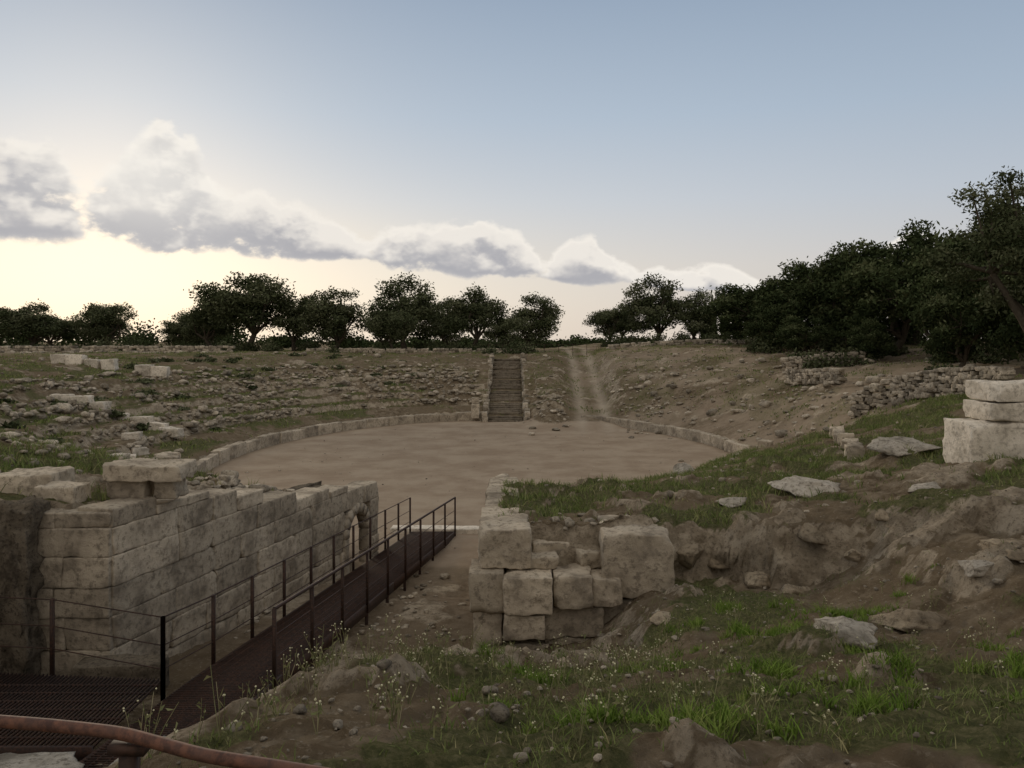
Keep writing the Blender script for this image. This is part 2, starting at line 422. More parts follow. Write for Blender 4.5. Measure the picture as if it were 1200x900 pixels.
for ci_ in range(1, len(zc_)-1):
    z0, z1 = zc_[ci_], zc_[ci_+1]; x = -6.33
    while x > -13:
        L = rng.uniform(.7, 1.5); e = x-L
        tz = 3.3 if x > -8.3 else 3.45
        if z0 < tz-.15:
            zt = min(z1, tz) if z1 > tz-.2 else z1
            rbox(acc, ((x+e)/2, 12.98+rng.uniform(-.03, .03)-.08*(x < -8.3), (z0+zt)/2), (L-.002, .7, zt-z0-.002), 0, 11, .022, tint=rng.random()*.4, chips=4, lo=.88)
        x = e
acc.obj('return_face', M_STONE, parent=par)
acc = Acc()
for (x, y, z, w, dd, h) in [(-8.25, 13.9, 3.5, 1.0, .8, .5), (-9.5, 13.7, 3.55, 1.2, .8, .45), (-7.45, 13.4, 3.44, .6, .7, .36), (-10.9, 13.7, 3.55, 1.3, .8, .45),
                            (-6.55, 13.9, 3.48, .62, .6, .32), (-5.95, 14.0, 3.45, .38, .5, .28)]:
    rbox(acc, (x, y, z), (w, dd, h), rng.uniform(-.06, .06), 11, .03, .02)
acc.obj('loose_upper_blocks', M_STONE, parent=par)
acc = Acc(); rbox(acc, (-6.25, 13.9, 3.78), (1.3, .85, .26), .08, 11, .04, tilt=.04, tint=.6, chips=7, lo=.8); acc.obj('capping_slab', M_STONE, parent=par)
acc = Acc(); rbox(acc, (-6.0, 12.35, .85), (1.3, .45, .5), .1, 7, .03, tint=.2)
rbox(acc, (-8.15, 12.5, 1.9), (1.5, .7, 3.0), .06, 23, .14, tint=.1, chips=6, lo=.85)
acc.obj('rubble_pier', M_DARKST, parent=par)

# ------------------------------------------------------------------ right entrance wall
par = bpy.data.objects.new('limestone_block_pier', None); scene.collection.objects.link(par)
acc = Acc()
def B(x0, x1, y0, y1, z0, z1, rz=0, ro=.03, t=None): rbox(acc, ((x0+x1)/2, (y0+y1)/2, (z0+z1)/2), (x1-x0, y1-y0, z1-z0), rz, 11, ro*.9, .012, tint=t, chips=6, lo=.85)
B(-.55, .30, 13.15, 14.3, 2.27, 2.92, .03, .045, .55)
B(-.68, -.13, 12.95, 13.8, 1.60, 2.26); B(-.12, .66, 12.85, 13.7, 1.62, 2.22, -.03, .03, .9); B(.67, 1.30, 12.98, 13.9, 1.66, 2.2, .02)
B(1.31, 1.80, 13.1, 13.9, 1.68, 2.12, 0, .04); B(.2, .75, 13.3, 14.0, 2.22, 2.42, .1, .04); B(1.1, 1.5, 13.6, 14.1, 2.12, 2.42, .3, .05)
B(-.62, -.15, 13.05, 13.9, 1.06, 1.59, 0, .04, .3); B(-.13, .52, 12.9, 13.7, 1.20, 1.61, .02); B(.53, 1.5, 13.15, 13.9, 1.15, 1.64, 0, .04, .25)
B(-.60, .6, 13.1, 13.9, .5, 1.07, 0, .05, .15); B(.55, 1.6, 13.2, 13.9, .6, 1.15, 0, .05, .1); B(1.5, 2.7, 13.35, 14.0, .9, 1.72, 0, .05, .15)
B(1.52, 2.66, 13.25, 14.25, 1.72, 2.80, -.03, .05, .45); B(1.6, 2.6, 14.3, 15.0, 1.8, 2.75, 0, .04)
B(.32, .95, 13.75, 14.6, 2.2, 2.55, .1, .04); B(.95, 1.5, 13.95, 14.7, 2.1, 2.5, -.1, .05)
y = 14.3
while y < 22.2:
    L = rng.uniform(.8, 1.3); tz = np.interp(y, [14.3, 15.5, 18, 20, 22.2], [2.80, 2.66, 2.55, 2.45, 2.15])+rng.uniform(-.06, .06); zs = [-.2, .35, .9, 1.4, 1.9]
    for k, z0 in enumerate(zs):
        z1 = zs[k+1] if k+1 < len(zs) else tz
        B(-.58+rng.uniform(-.03, .03), .15, y, y+L-.01, z0, z1-.005, 0, .03)
    y += L
B(-.45, -.05, 22.2, 22.9, -.2, 2.25, 0, .02, .95)
acc.obj('masonry', M_STONE, parent=par)

# ------------------------------------------------------------------ isolated blocks
acc = Acc()
for (dx, z0, z1, w) in [(0, -.2, .85, 1.5), (.75, .86, 1.26, 2.1), (.9, 1.27, 1.70, 2.3)]:
    rbox(acc, (10.55+dx, 17.7, 3.42+(z0+z1)/2), (w, 1.1, z1-z0-.01), rng.uniform(-.05, .05), 11, .035, chips=6, lo=.84)
rbox(acc, (12.6, 17.9, 3.8), (2.1, 1.1, .95), 0, 11, .03)
acc.obj('stacked_limestone_blocks', M_WHITE)
def blocks(name, pts, mt, dims=(1.1, .6, .5), lod=7):
    acc = Acc()
    for (x, y, rz) in pts:
        dm = np.array(dims)*rng.uniform(.8, 1.2, 3); rbox(acc, (x, y, float(H(x, y))+dm[2]*.33), dm, rz, lod, .05, .05)
    return acc.obj(name, mt)
blocks('limestone_block_row', [(-31.5+i*1.15, 56+rng.uniform(-.2, .2), .02) for i in range(4)]+[(-25.6, 56, 0), (-24.6, 56.1, .1)], M_WHITE, (1.1, .7, .75))
blocks('limestone_block_row', [(-23.5+i*1.05, 42-.12*i, -.1) for i in range(4)]+[(-18.9, 41, -.2), (-18, 40.8, -.1), (-17.2, 40.5, -.2)], M_WHITE, (1.0, .5, .4))
blocks('limestone_block_row', [(-13.2, 31.5, .9), (-14.8, 34.5, 1.2), (-14.2, 33, .3), (-13.6, 29.5, .2)], M_STONE, (1.0, .7, .6))
blocks('limestone_block_row', [(-15.8, 33, .3), (-16.5, 35.5, .9), (-12.4, 27.5, .2), (-17.5, 37, .3), (-11.5, 25.5, .5), (-13, 26.2, 1.1)], M_WHITE, (.8, .5, .4))
blocks('limestone_block_row', [(9.4+i*.33, 22.0+i*1.0, 1.2) for i in range(8)], M_STONE, (.8, .4, .35))
blocks('limestone_block_row', [(12.1, 40.3, .2), (12.4, 39.3, 1.1), (11.9, 38.6, .5)], M_STONE, (.8, .6, .5))
def drywall(name, pts, h, mt=M_RUB, sz=.34, th=.5):
    acc = Acc(); pts = np.array(pts, float); seg = np.linalg.norm(np.diff(pts, axis=0), axis=1); cs = np.r_[0, np.cumsum(seg)]
    for k in range(int(h/(sz*.62))):
        s = rng.uniform(0, sz)
        while s < cs[-1]:
            L = sz*rng.uniform(.7, 1.6); x = np.interp(s, cs, pts[:, 0]); y = np.interp(s, cs, pts[:, 1]); x2 = np.interp(s+.1, cs, pts[:, 0]); y2 = np.interp(s+.1, cs, pts[:, 1])
            z = float(H(x, y, False))+k*sz*.62+.1
            if rng.random() < .93: rbox(acc, (x, y, z+rng.uniform(-.03, .03)), (L, th, sz*.66), math.atan2(y2-y, x2-x)+rng.uniform(-.12, .12), 3, .05, .05, r=sz*.12)
            s += L*.98
    return acc.obj(name, mt)
drywall('dry_stone_wall', [(15.6, 37), (17.0, 35.6), (18.0, 33.5), (18.4, 31.0), (18.2, 29.5)], 1.15, sz=.26)
drywall('dry_stone_wall', [(17.2, 50), (17.8, 47), (18.6, 45.2)], 1.0, sz=.28)
drywall('dry_stone_wall', [(18.5, 55), (21, 53.5), (23, 52)], .9)
drywall('dry_stone_wall', [(-62, 84), (-50, 82), (-40, 82), (-29, 84)], .9, sz=.4)
drywall('dry_stone_wall', [(-22, 86), (-8, 87), (0, 87.5)], .5, sz=.4)
drywall('dry_stone_wall', [(10, 84), (20, 80), (30, 74)], .5, sz=.4)

XS = []; YS = []; SS = []
def addpts(x, y, s): XS.append(x); YS.append(y); SS.append(s)
for k in range(1, 9):     # kerb stones left on the risers of the seating steps
    N = 230; th = np.radians(rng.uniform(94, 195, N)); dj = (k+.80)*TST+rng.normal(0, .06, N)
    x = CX+(EA+dj)*np.cos(th); y = CY+(EB+dj)*np.sin(th)
    for _ in range(3):
        err = edist(x, y)+wob(x, y)*ss(1.5, 4, edist(x, y))-dj; x = x-err*np.cos(th); y = y-err*np.sin(th)
    sel = fbm(x, y, .25, 3) > .38
    addpts(x[sel], y[sel], (rng.gamma(2.5, .05, N)+.06)[sel])
N = 200; th = np.radians(rng.uniform(-5, 65, N)); dj = rng.uniform(1, 13, N); addpts(CX+(EA+dj)*np.cos(th), CY+(EB+dj)*np.sin(th), rng.gamma(1.6, .08, N)+.05)
N = 480; th = np.radians(rng.uniform(95, 215, N)); dj = rng.uniform(1, 24, N); addpts(CX+(EA+dj)*np.cos(th), CY+(EB+dj)*np.sin(th), rng.gamma(1.4, .05, N)+.03)
N = 600; th = np.radians(rng.uniform(-20, 85, N)); dj = rng.uniform(.8, 20, N); addpts(CX+(EA+dj)*np.cos(th), CY+(EB+dj)*np.sin(th), rng.gamma(1.3, .05, N)+.03)
for (cx, cy, sx, sy, N, s) in [(-13.5, 25, 2.2, 2.0, 120, .10), (-6.0, 18.5, .5, 1.3, 150, .10), (-17, 30, 2.5, 2.5, 80, .13), (-24, 48, 3, 3, 50, .15), (-15.5, 27.5, 1, 1, 50, .12),
                               (2.9, 60, 1.0, 3.0, 120, .13), (9.6, 56, 1.2, 3, 70, .14), (11, 62, 4, 5, 90, .14), (.9, 13.9, .7, .5, 30, .07), (-2.6, 16, .8, 3, 120, .04),
                               (-50, 80, 12, 1, 300, .22), (16, 43, 2.5, 4, 60, .16)]:
    addpts(rng.normal(cx, sx, N), rng.normal(cy, sy, N), rng.gamma(3, s/3, N)+.03)
N = 450; addpts(rng.uniform(0, 18, N), rng.uniform(14, 33, N), rng.gamma(1.2, .028, N)+.02)
N = 350; addpts(rng.uniform(-14, -6, N), rng.uniform(13.5, 26, N), rng.gamma(1.5, .04, N)+.03)
N = 600; addpts(rng.uniform(-12, 10, N), rng.uniform(23, 60, N), rng.gamma(1.2, .012, N)+.012)
XS = np.concatenate(XS); YS = np.concatenate(YS); SS = np.concatenate(SS)
keep = ~((XS > -7) & (XS < -4.5) & (YS < 12)) & ~((XS > -2.1) & (XS < 1.1) & (YS > 60) & (YS < 82)) & ~((np.abs(XS-trackx(YS)) < 1.7) & (YS > 52)) & ~((YS > 20.3) & (YS < 22.4) & (XS > -6.8) & (XS < -4))
scatter('rubble_stones', XS[keep], YS[keep], np.minimum(SS[keep], .5), M_RUB)
N = 2800; y = 2.6+11*rng.random(N)**1.3; x = rng.uniform(-1.8, 8, N)
scatter('gravel', x, y, np.minimum(rng.gamma(.9, .010, N)+.006, .07), M_RUB, T=rng.random(N)*.6)

RT3 = [rocktpl(100+i, 4) for i in range(6)]
for (x, y, s, fl) in [(3.15, 7.6, .42, .42), (9.7, 20, .85, .35), (6.1, 17, .8, .35), (5.6, 26, .55, .5), (4.4, 16, .35, .45), (7.6, 14.8, .45, .35), (-3.6, 7.8, .55, .5),
                      (-5.4, 8.6, .6, .4), (5.6, 9.6, .3, .4), (14.2, 21, .8, .45)]:
    scatter('limestone_boulder', np.array([x]), np.array([y]), np.array([s]), M_BOULD, [RT3[rng.integers(6)]], fl, .32)
N = 9; x = rng.uniform(2.9, 6.2, N); ysx, _ = scarp_y(x); y = ysx+rng.uniform(-.35, .25, N)
scatter('bedrock_outcrop', x, y, rng.uniform(.16, .36, N), M_EARTHR, RT3, .7, .42)
x = np.array([2.0, 4.6, 6.4]); y = np.array([10.8, 9.2, 10.2])
scatter('bedrock_outcrop', x, y, np.array([.3, .4, .5]), M_EARTHR, RT3, .35, .45)

# ------------------------------------------------------------------ rusty walkway
par = bpy.data.objects.new('steel_walkway', None); scene.collection.objects.link(par)
def dz(y): return np.interp(y, [9, 11.5, 24.8], [1.15, 1.05, .12])
def xl_(y): return np.interp(y, [9, 12.2, 25], [-5.0, -4.65, -3.05])
def xr_(y): return np.interp(y, [9, 12, 25], [-3.85, -3.45, -1.75])
acc = Acc(); y = 9.0
while y < 24.8:
    bar(acc, (xl_(y), y, dz(y)), (xr_(y), y, dz(y)), .010, .035, rng.random()); y += .06
for f in np.linspace(0, 1, 9):
    for a, b_ in ((9, 12), (12, 18), (18, 24.8)):
        bar(acc, (xl_(a)*(1-f)+xr_(a)*f, a, dz(a)-.002), (xl_(b_)*(1-f)+xr_(b_)*f, b_, dz(b_)-.002), .01, .03)
for fx in (xl_, xr_):
    for a, b_ in ((9, 12), (12, 18), (18, 24.8)): bar(acc, (fx(a), a, dz(a)-.09), (fx(b_), b_, dz(b_)-.09), .05, .2)
acc.obj('grating_deck', M_RUST, parent=par)
acc = Acc(); x = -10.
while x < -5.0:
    bar(acc, (x, 9.6, 1.14), (x, 12.0-.1*(x+10)*1.5*.6, 1.14), .010, .035); x += .06
for y in np.arange(9.6, 11.6, .25): bar(acc, (-10, y, 1.138), (-5.0, y, 1.138), .01, .03)
bar(acc, (-10, 9.58, 1.08), (-5, 9.58, 1.08), .05, .18)
acc.obj('landing_deck', M_RUST, parent=par)
acc = Acc()
def rail(pts, h=1.08, rs=(.35, .68), cap=.022):
    for p in pts: bar(acc, (p[0], p[1], p[2]-.15), (p[0], p[1], p[2]+h), .05, .05)
    for a, b_ in zip(pts[:-1], pts[1:]):
        for q in rs: tube(acc, (a[0], a[1], a[2]+q), (b_[0], b_[1], b_[2]+q), .008, 6)
        tube(acc, (a[0], a[1], a[2]+h-.01), (b_[0], b_[1], b_[2]+h-.01), cap, 8)
rail([(-10, 12.3, 1.14), (-8.4, 12.0, 1.14), (-6.75, 11.8, 1.14), (-4.82, 11.1, 1.12)], cap=.009)
ys = np.arange(12.5, 25, 1.35)
rail([(-4.82, 11.1, 1.12)]+[(float(xl_(y))-.03, y, float(dz(y))) for y in ys], cap=.012)
ys = np.arange(11.7, 25, 1.45)
rail([(float(xr_(y))+.03, y, float(dz(y))) for y in ys], cap=.028)
for y in np.arange(11.7, 25, 1.45):
    for fx in (xl_, xr_): bar(acc, (float(fx(y)), y+.1, -.3), (float(fx(y)), y+.1, float(dz(y))-.05), .06, .06)
for x in (-9.5, -7.5, -5.1): bar(acc, (x, 9.6, .3), (x, 9.6, 1.1), .06, .06)
acc.obj('railing', M_RUST, parent=par)
acc = Acc(); rbox(acc, (-2.2, 25.3, .04), (3.2, .5, .22), -.03, 7, .02); acc.obj('stone_threshold', M_WHITE)

par = bpy.data.objects.new('rusty_handrail', None); scene.collection.objects.link(par)
acc = Acc(); pts = [(-3.2, 2.85, 4.72), (-2.2, 2.78, 4.715), (-1.6, 2.72, 4.705), (-1.30, 2.67, 4.70), (-1.15, 2.62, 4.69), (-.98, 2.56, 4.68), (-.72, 2.50, 4.675), (-.45, 2.44, 4.665), (-.1, 2.36, 4.66), (.1, 2.3, 4.655)]
pts = np.array(pts)
tt = np.linspace(0, len(pts)-1, 60); PP = np.stack([np.interp(tt, range(len(pts)), pts[:, i]) for i in range(3)], 1)
for _ in range(4): PP[1:-1] = (PP[:-2]+PP[1:-1]*2+PP[2:])/4
n = 14; V = []; F = []
for i, p in enumerate(PP):
    d = PP[min(i+1, 59)]-PP[max(i-1, 0)]; d /= np.linalg.norm(d); u = np.cross(d, [0, 0, 1.]); u /= np.linalg.norm(u); v = np.cross(u, d)
    for k in range(n): a = k/n*6.2832; V.append(p+.021*(math.cos(a)*u+math.sin(a)*v))
for i in range(59):
    for k in range(n): F.append([i*n+k, i*n+(k+1) % n, (i+1)*n+(k+1) % n, (i+1)*n+k])
acc.add(V, F); acc.obj('tube', M_RTUBE, smooth=True, parent=par)
acc = Acc()
for (x, y) in ((-1.27, 2.67), (-3.1, 2.85), (-.0, 2.33)):
    bar(acc, (x, y, 3.3), (x, y, 4.64), .05, .05); bar(acc, (x-.06, y, 4.655), (x+.06, y, 4.65), .06, .03)
acc.obj('posts', M_RUST, parent=par)

acc = Acc()
for x in np.arange(-2.5, 16, 1.5): bar(acc, (x, 86, 4.5), (x, 86, 5.7), .05, .05)
for z in (5.1, 5.65): bar(acc, (-2.5, 86, z), (16, 86, z), .03, .03)
acc.obj('metal_fence', M_RUST)

# ------------------------------------------------------------------ trees
def tree_data(seed, h, r, n, leaf, low=.25, ncl=38, rmin=.14, rmax=.34):
    g = np.random.default_rng(seed); W = Acc()
    c0 = h*(low+1)/2; rh = h*(1-low)/2
    C = []
    while len(C) < ncl:
        p = g.normal(size=3); p /= np.linalg.norm(p); q = g.random()**.45
        p = p*q*np.array([r, r, rh])*g.uniform(.62, .98)
        C.append(p+[0, 0, c0])
    C = np.array(C); R = r*g.uniform(rmin, rmax, ncl)
    lean = g.normal(0, .06*h, 2); fork = np.array([lean[0], lean[1], h*max(low, .14)])
    tube(W, (0, 0, -.4), fork*np.array([.5, .5, .5]), .055*h*.8, 8, r2=.042*h*.8); tube(W, fork*np.array([.5, .5, .5]), fork, .042*h*.8, 8, r2=.034*h*.8)
    limbs = []
    for i in range(6):
        a = i/6*6.28+g.uniform(-.4, .4); e = fork+np.array([math.cos(a)*r*.4, math.sin(a)*r*.4, rh*g.uniform(.5, 1.0)])
        mid = (fork+e)/2+g.normal(0, .08*r, 3); tube(W, fork, mid, .022*h, 6, r2=.016*h); tube(W, mid, e, .016*h, 6, r2=.01*h); limbs.append(mid); limbs.append(e)
    limbs = np.array(limbs)
    for c in C:
        b_ = limbs[np.argmin(((limbs-c)**2).sum(1))]; tube(W, b_, c, .008*h, 4, r2=.003*h)
    wt = R**2; cnt = (n*wt/wt.sum()).astype(int); Ps = []; Ts = []
    for c, rr, k in zip(C, R, cnt):
        p = g.normal(size=(k, 3)); p /= np.linalg.norm(p, axis=1, keepdims=True); q = g.random((k, 1))**.4*(1+.35*g.normal(size=(k, 1))*.6)
        P_ = c+p*q*rr*np.array([1.1, 1.1, .8]); Ps.append(P_); Ts.append(np.clip(g.uniform(.05, .75)+g.normal(0, .18, k)+.25*p[:, 2], 0, 1))
    P_ = np.vstack(Ps); T_ = np.concatenate(Ts); k = len(P_)
    u = g.normal(size=(k, 3)); u /= np.linalg.norm(u, axis=1, keepdims=True); v = np.cross(u, g.normal(size=(k, 3))); v /= np.linalg.norm(v, axis=1, keepdims=True)
    L = leaf*g.uniform(.6, 1.4, (k, 1)); V = np.stack([P_-u*L, P_+v*L*.42, P_+u*L, P_-v*L*.42], 1).reshape(-1, 3)
    F = np.arange(4*k).reshape(-1, 4)
    return W, V, F, np.repeat(T_, 4)
def tree_mesh(name, seed, h, r, n, leaf, low, ncl, mt, rmin=.14, rmax=.34):
    W, V, F, T_ = tree_data(seed, h, r, n, leaf, low, ncl, rmin, rmax)
    WV = np.vstack(W.V); WF = np.vstack(W.F)
    o = mk(name, np.vstack([WV, V]), np.vstack([WF, F+len(WV)]), [M_BARK, mt], tint=np.r_[np.full(len(WV), .5), T_])
    mi = np.r_[np.zeros(len(WF), np.int32), np.ones(len(F), np.int32)]; o.data.polygons.foreach_set('material_index', mi)
    return o
protoO = [tree_mesh('olive_tree', 11+i, 8, 4, 12000, .16, (.2, .12, .16, .1, .22)[i], 42, M_OLIVE, .15, .34) for i in range(5)]
protoD = [tree_mesh('evergreen_oak_tree', 31+i, 8, 4, 14000, .16, .03, 54, M_PINE, .14, .30) for i in range(3)]
usedp = set()
def place(protos, name, i, x, y, h, r, rz):
    p = protos[i % len(protos)]
    if p.name in usedp:
        o = bpy.data.objects.new(name, p.data); scene.collection.objects.link(o)
    else: o = p; usedp.add(p.name)
    o.location = (x, y, float(H(x, y, False))-.05); o.scale = (r/4, r/4, h/8); o.rotation_euler = (0, 0, rz)
OL = [(-57.5, 95, 6.0, 4.4), (-66, 100, 6, 4.6), (-50.4, 100, 6.6, 3.7), (-44, 108, 5, 3.6), (-30.3, 92, 9.4, 5.6), (-36, 97, 7.0, 3.6), (-20.3, 90, 7.0, 4.6),
      (-25.5, 94, 7.2, 3.6), (-13, 98, 8.8, 5.1), (-13.1, 88, 5, 3), (-4.8, 95, 7.8, 4.2), (2.7, 90, 6.4, 3.7), (12.2, 100, 5, 2.8), (17.5, 98, 7.8, 4.5), (-74, 96, 6, 5), (14.5, 106, 5.5, 3.2), (-9, 106, 6.4, 3.6),
      (-1.0, 108, 5.0, 3.4), (22, 96, 6, 3.6), (-54, 106, 4.6, 3.6), (-61, 108, 5, 4), (-40, 104, 5, 3.5), (-16.5, 104, 6, 3.6)]
for i, (x, y, h, r) in enumerate(OL): place(protoO, 'olive_tree', i, x, y, h, r, i*1.7)
DK = [(22.3, 76, 5.8, 4.6), (24.5, 70, 7.6, 4.5), (25.3, 62, 8.0, 4.3), (25.9, 55, 7.9, 4.2), (26, 48, 7.9, 4.0), (27.8, 45, 8.2, 4.2), (22.6, 41, 5.2, 2.3), (23.4, 53, 3.0, 1.7), (31, 62, 9.4, 4.6), (33, 50, 9.2, 4.8),
      (30, 76, 8.6, 4.6), (28, 88, 6.8, 5), (24.6, 38, 5.8, 2.7), (29, 39, 8.2, 4), (21.4, 66, 3.8, 2.6), (21.8, 60, 3.2, 2.2)]
for i, (x, y, h, r) in enumerate(DK): place(protoD, 'evergreen_oak_tree', i, x, y, h, r, i*2.1)
o = tree_mesh('olive_tree', 78, 9.6, 4.3, 34000, .085, .14, 100, M_OLIVE, .09, .20); o.location = (19.9, 30, float(H(19.9, 30, False)))
for i, (x, y, h) in enumerate([(25.2, 105, 6.6), (26.4, 106, 7.2), (27.8, 105, 6.9), (29.2, 104, 7.6), (-21.5, 101, 6.6)]):
    g = np.random.default_rng(200+i); k = 2600; zz = g.random(k); rr = .75*np.sin(np.pi*np.clip(zz*.92+.08, 0, 1)**.6)*g.uniform(.5, 1.1, k); a = g.random(k)*6.28
    P_ = np.c_[rr*np.cos(a), rr*np.sin(a), .3+zz*(h-.3)]; u = np.c_[g.normal(0, .25, (k, 2)), np.ones(k)]; v = np.c_[np.cos(a+1.57), np.sin(a+1.57), np.zeros(k)]
    V = np.stack([P_-u*.2, P_+v*.09, P_+u*.2, P_-v*.09], 1).reshape(-1, 3); W = Acc(); tube(W, (0, 0, -.3), (0, 0, h*.8), .12, 6, r2=.03); WV = W.V[0]
    o = mk('cypress_tree', np.vstack([WV, V]), np.vstack([W.F[0], np.arange(4*k).reshape(-1, 4)+len(WV)]), [M_PINE], tint=np.r_[np.full(len(WV), .2), np.repeat(g.random(k)*.7, 4)]); o.location = (x, y, 4.75)
g = np.random.default_rng(5); Ps = []; Ts = []
for xc in np.arange(-170, 190, 2.6):
    y = 135+g.uniform(-8, 25)+.1*abs(xc); hh = g.uniform(1.6, 4.2)*(1.35 if xc < -45 or xc > 40 else .6); rr = g.uniform(2, 3.6); k = 420
    p = g.normal(size=(k, 3)); p /= np.linalg.norm(p, axis=1, keepdims=True); p *= g.random((k, 1))**.4*(1+.2*g.normal(size=(k, 1)))
    P_ = np.c_[xc+p[:, 0]*rr, y+p[:, 1]*rr, 4.7+hh*.5+p[:, 2]*hh*.55]; P_[:, 2] = np.maximum(P_[:, 2], 4.7); Ps.append(P_); Ts.append(np.clip(g.uniform(.1, .6)+g.normal(0, .15, k), 0, 1))
P_ = np.vstack(Ps); T_ = np.concatenate(Ts); k = len(P_); u = g.normal(size=(k, 3)); u /= np.linalg.norm(u, axis=1, keepdims=True); v = np.cross(u, g.normal(size=(k, 3))); v /= np.linalg.norm(v, axis=1, keepdims=True)
mk('distant_tree_row', np.stack([P_-u*.3, P_+v*.2, P_+u*.3, P_-v*.2], 1).reshape(-1, 3), np.arange(4*k).reshape(-1, 4), M_PINE, tint=np.repeat(T_, 4))
Ps = []; Ts = []
for i in range(185):
    if i < 70: x = g.uniform(-75, 2); y = g.uniform(84, 100)
    elif i < 85: x = g.uniform(8, 30); y = g.uniform(88, 100)
    elif i < 130: x = g.uniform(20, 32); y = g.uniform(36, 82)
    else: x = g.uniform(-28, -6); y = g.uniform(30, 80)
    if i >= 130 and float(edist(x, y)) < 2: continue
    rr = g.uniform(.5, 1.4)*(1 if i < 130 else .45); hh = rr*g.uniform(.5, .9)*(1 if i < 130 else .5); k = int(420*rr)
    p = g.normal(size=(k, 3)); p /= np.linalg.norm(p, axis=1, keepdims=True); p *= g.random((k, 1))**.4*(1+.2*g.normal(size=(k, 1)))
    z0 = float(H(x, y, False)); Ps.append(np.c_[x+p[:, 0]*rr, y+p[:, 1]*rr, z0+np.abs(p[:, 2])*hh*1.4]); Ts.append(np.clip(g.uniform(.1, .8)+g.normal(0, .15, k), 0, 1))
P_ = np.vstack(Ps); T_ = np.concatenate(Ts); k = len(P_); u = g.normal(size=(k, 3)); u /= np.linalg.norm(u, axis=1, keepdims=True); v = np.cross(u, g.normal(size=(k, 3))); v /= np.linalg.norm(v, axis=1, keepdims=True)
mk('scrub_bushes', np.stack([P_-u*.13, P_+v*.07, P_+u*.13, P_-v*.07], 1).reshape(-1, 3), np.arange(4*k).reshape(-1, 4), M_OLIVE, tint=np.repeat(T_, 4))

# ------------------------------------------------------------------ grass
def blades(name, X, Y, Hh, W, mt, spread, per, lean=.5, T=None):
    N = len(X); X = np.repeat(X, per); Y = np.repeat(Y, per); Hh = np.repeat(Hh, per)*rng.uniform(.45, 1.1, N*per); W = np.repeat(W, per); sp = np.repeat(spread, per)
    X = X+rng.normal(0, 1, N*per)*sp; Y = Y+rng.normal(0, 1, N*per)*sp; Z = H(X, Y)-.01; a = rng.random(N*per)*6.28
    lx = rng.normal(0, lean, N*per)*Hh; ly = rng.normal(0, lean, N*per)*Hh
    ca = np.cos(a)*W; sa = np.sin(a)*W
    p0 = np.c_[X-ca, Y-sa, Z]; p1 = np.c_[X+ca, Y+sa, Z]
    m0 = np.c_[X-ca*.8+lx*.35, Y-sa*.8+ly*.35, Z+Hh*.55]; m1 = np.c_[X+ca*.8+lx*.35, Y+sa*.8+ly*.35, Z+Hh*.55]; tp = np.c_[X+lx, Y+ly, Z+Hh]
    V = np.stack([p0, p1, m1, m0, tp], 1).reshape(-1, 3); b0 = np.arange(N*per)*5
    F = np.vstack([np.c_[b0, b0+1, b0+2], np.c_[b0, b0+2, b0+3], np.c_[b0+3, b0+2, b0+4]])
    T = np.repeat(rng.random(N) if T is None else T, per)*.7+rng.random(N*per)*.3
    return mk(name, V, F, mt, tint=np.repeat(T, 5))
def samp(n, x0, x1, y0, y1, pw=1.):
    x = rng.uniform(x0, x1, n); y = y0+(y1-y0)*rng.random(n)**pw; k = rng.random(n) < grassd(x, y); return x[k], y[k]
x, y = samp(7500, -3, 9.5, 2.2, 13.4, 1.1); blades('grass', x, y, rng.uniform(.015, .09, len(x)), np.full(len(x), .003), M_GRASS, rng.uniform(.03, .09, len(x)), 12, .6)
x, y = samp(8500, -.4, 18, 14.2, 32); blades('grass', x, y, rng.uniform(.04, .22, len(x)), np.full(len(x), .008), M_GRASS, rng.uniform(.05, .15, len(x)), 9)
x, y = samp(5000, -20, -5.6, 13.4, 32); blades('grass', x, y, rng.uniform(.06, .30, len(x)), np.full(len(x), .008), M_GRASS, rng.uniform(.06, .16, len(x)), 9)
x, y = samp(13000, -45, 30, 32, 90); blades('grass', x, y, rng.uniform(.08, .22, len(x)), np.full(len(x), .03), M_GRASS, rng.uniform(.15, .4, len(x)), 7)
tx = np.array([-.22, .55, .42, 2.6, 2.9, 3.3, 2.75, 3.0, 2.2, 1.6, 1.9, 3.9, 4.2, 3.6, 1.2, .9, 2.4, -.3, 3.5, 5.2, 2.0, 1.45, 1.0, 2.9, 4.6, 3.2, .2])
ty = np.array([5.2, 4.3, 4.2, 9.2, 8.9, 9.4, 8.0, 7.0, 9.8, 8.2, 6.0, 9.6, 9.9, 10.5, 7.0, 9.0, 5.4, 8.5, 5.5, 10.6, 4.4, 4.9, 4.0, 10.8, 7.8, 4.6, 6.4])
bx = []; by = []
for a, b_ in zip(tx, ty):
    k = rng.integers(4, 18); bx.append(rng.normal(a, .17, k)); by.append(rng.normal(b_, .14, k))
bx = np.concatenate(bx); by = np.concatenate(by); blades('grass', bx, by, rng.uniform(.05, .15, len(bx)), np.full(len(bx), .004), M_LUSH, np.full(len(bx), .04), 42, .55)
x = np.r_[rng.uniform(-1.9, 1.6, 170), rng.normal(-1.3, .35, 50), rng.uniform(0, 5, 110)]; y = np.r_[rng.uniform(3.6, 9.5, 170), rng.normal(6.8, .6, 50), rng.uniform(4, 12, 110)]
hh = rng.uniform(.10, .34, len(x)); acc = Acc(); fl = Acc(); VI, FI = ico_tpl(1); Zg = H(x, y)
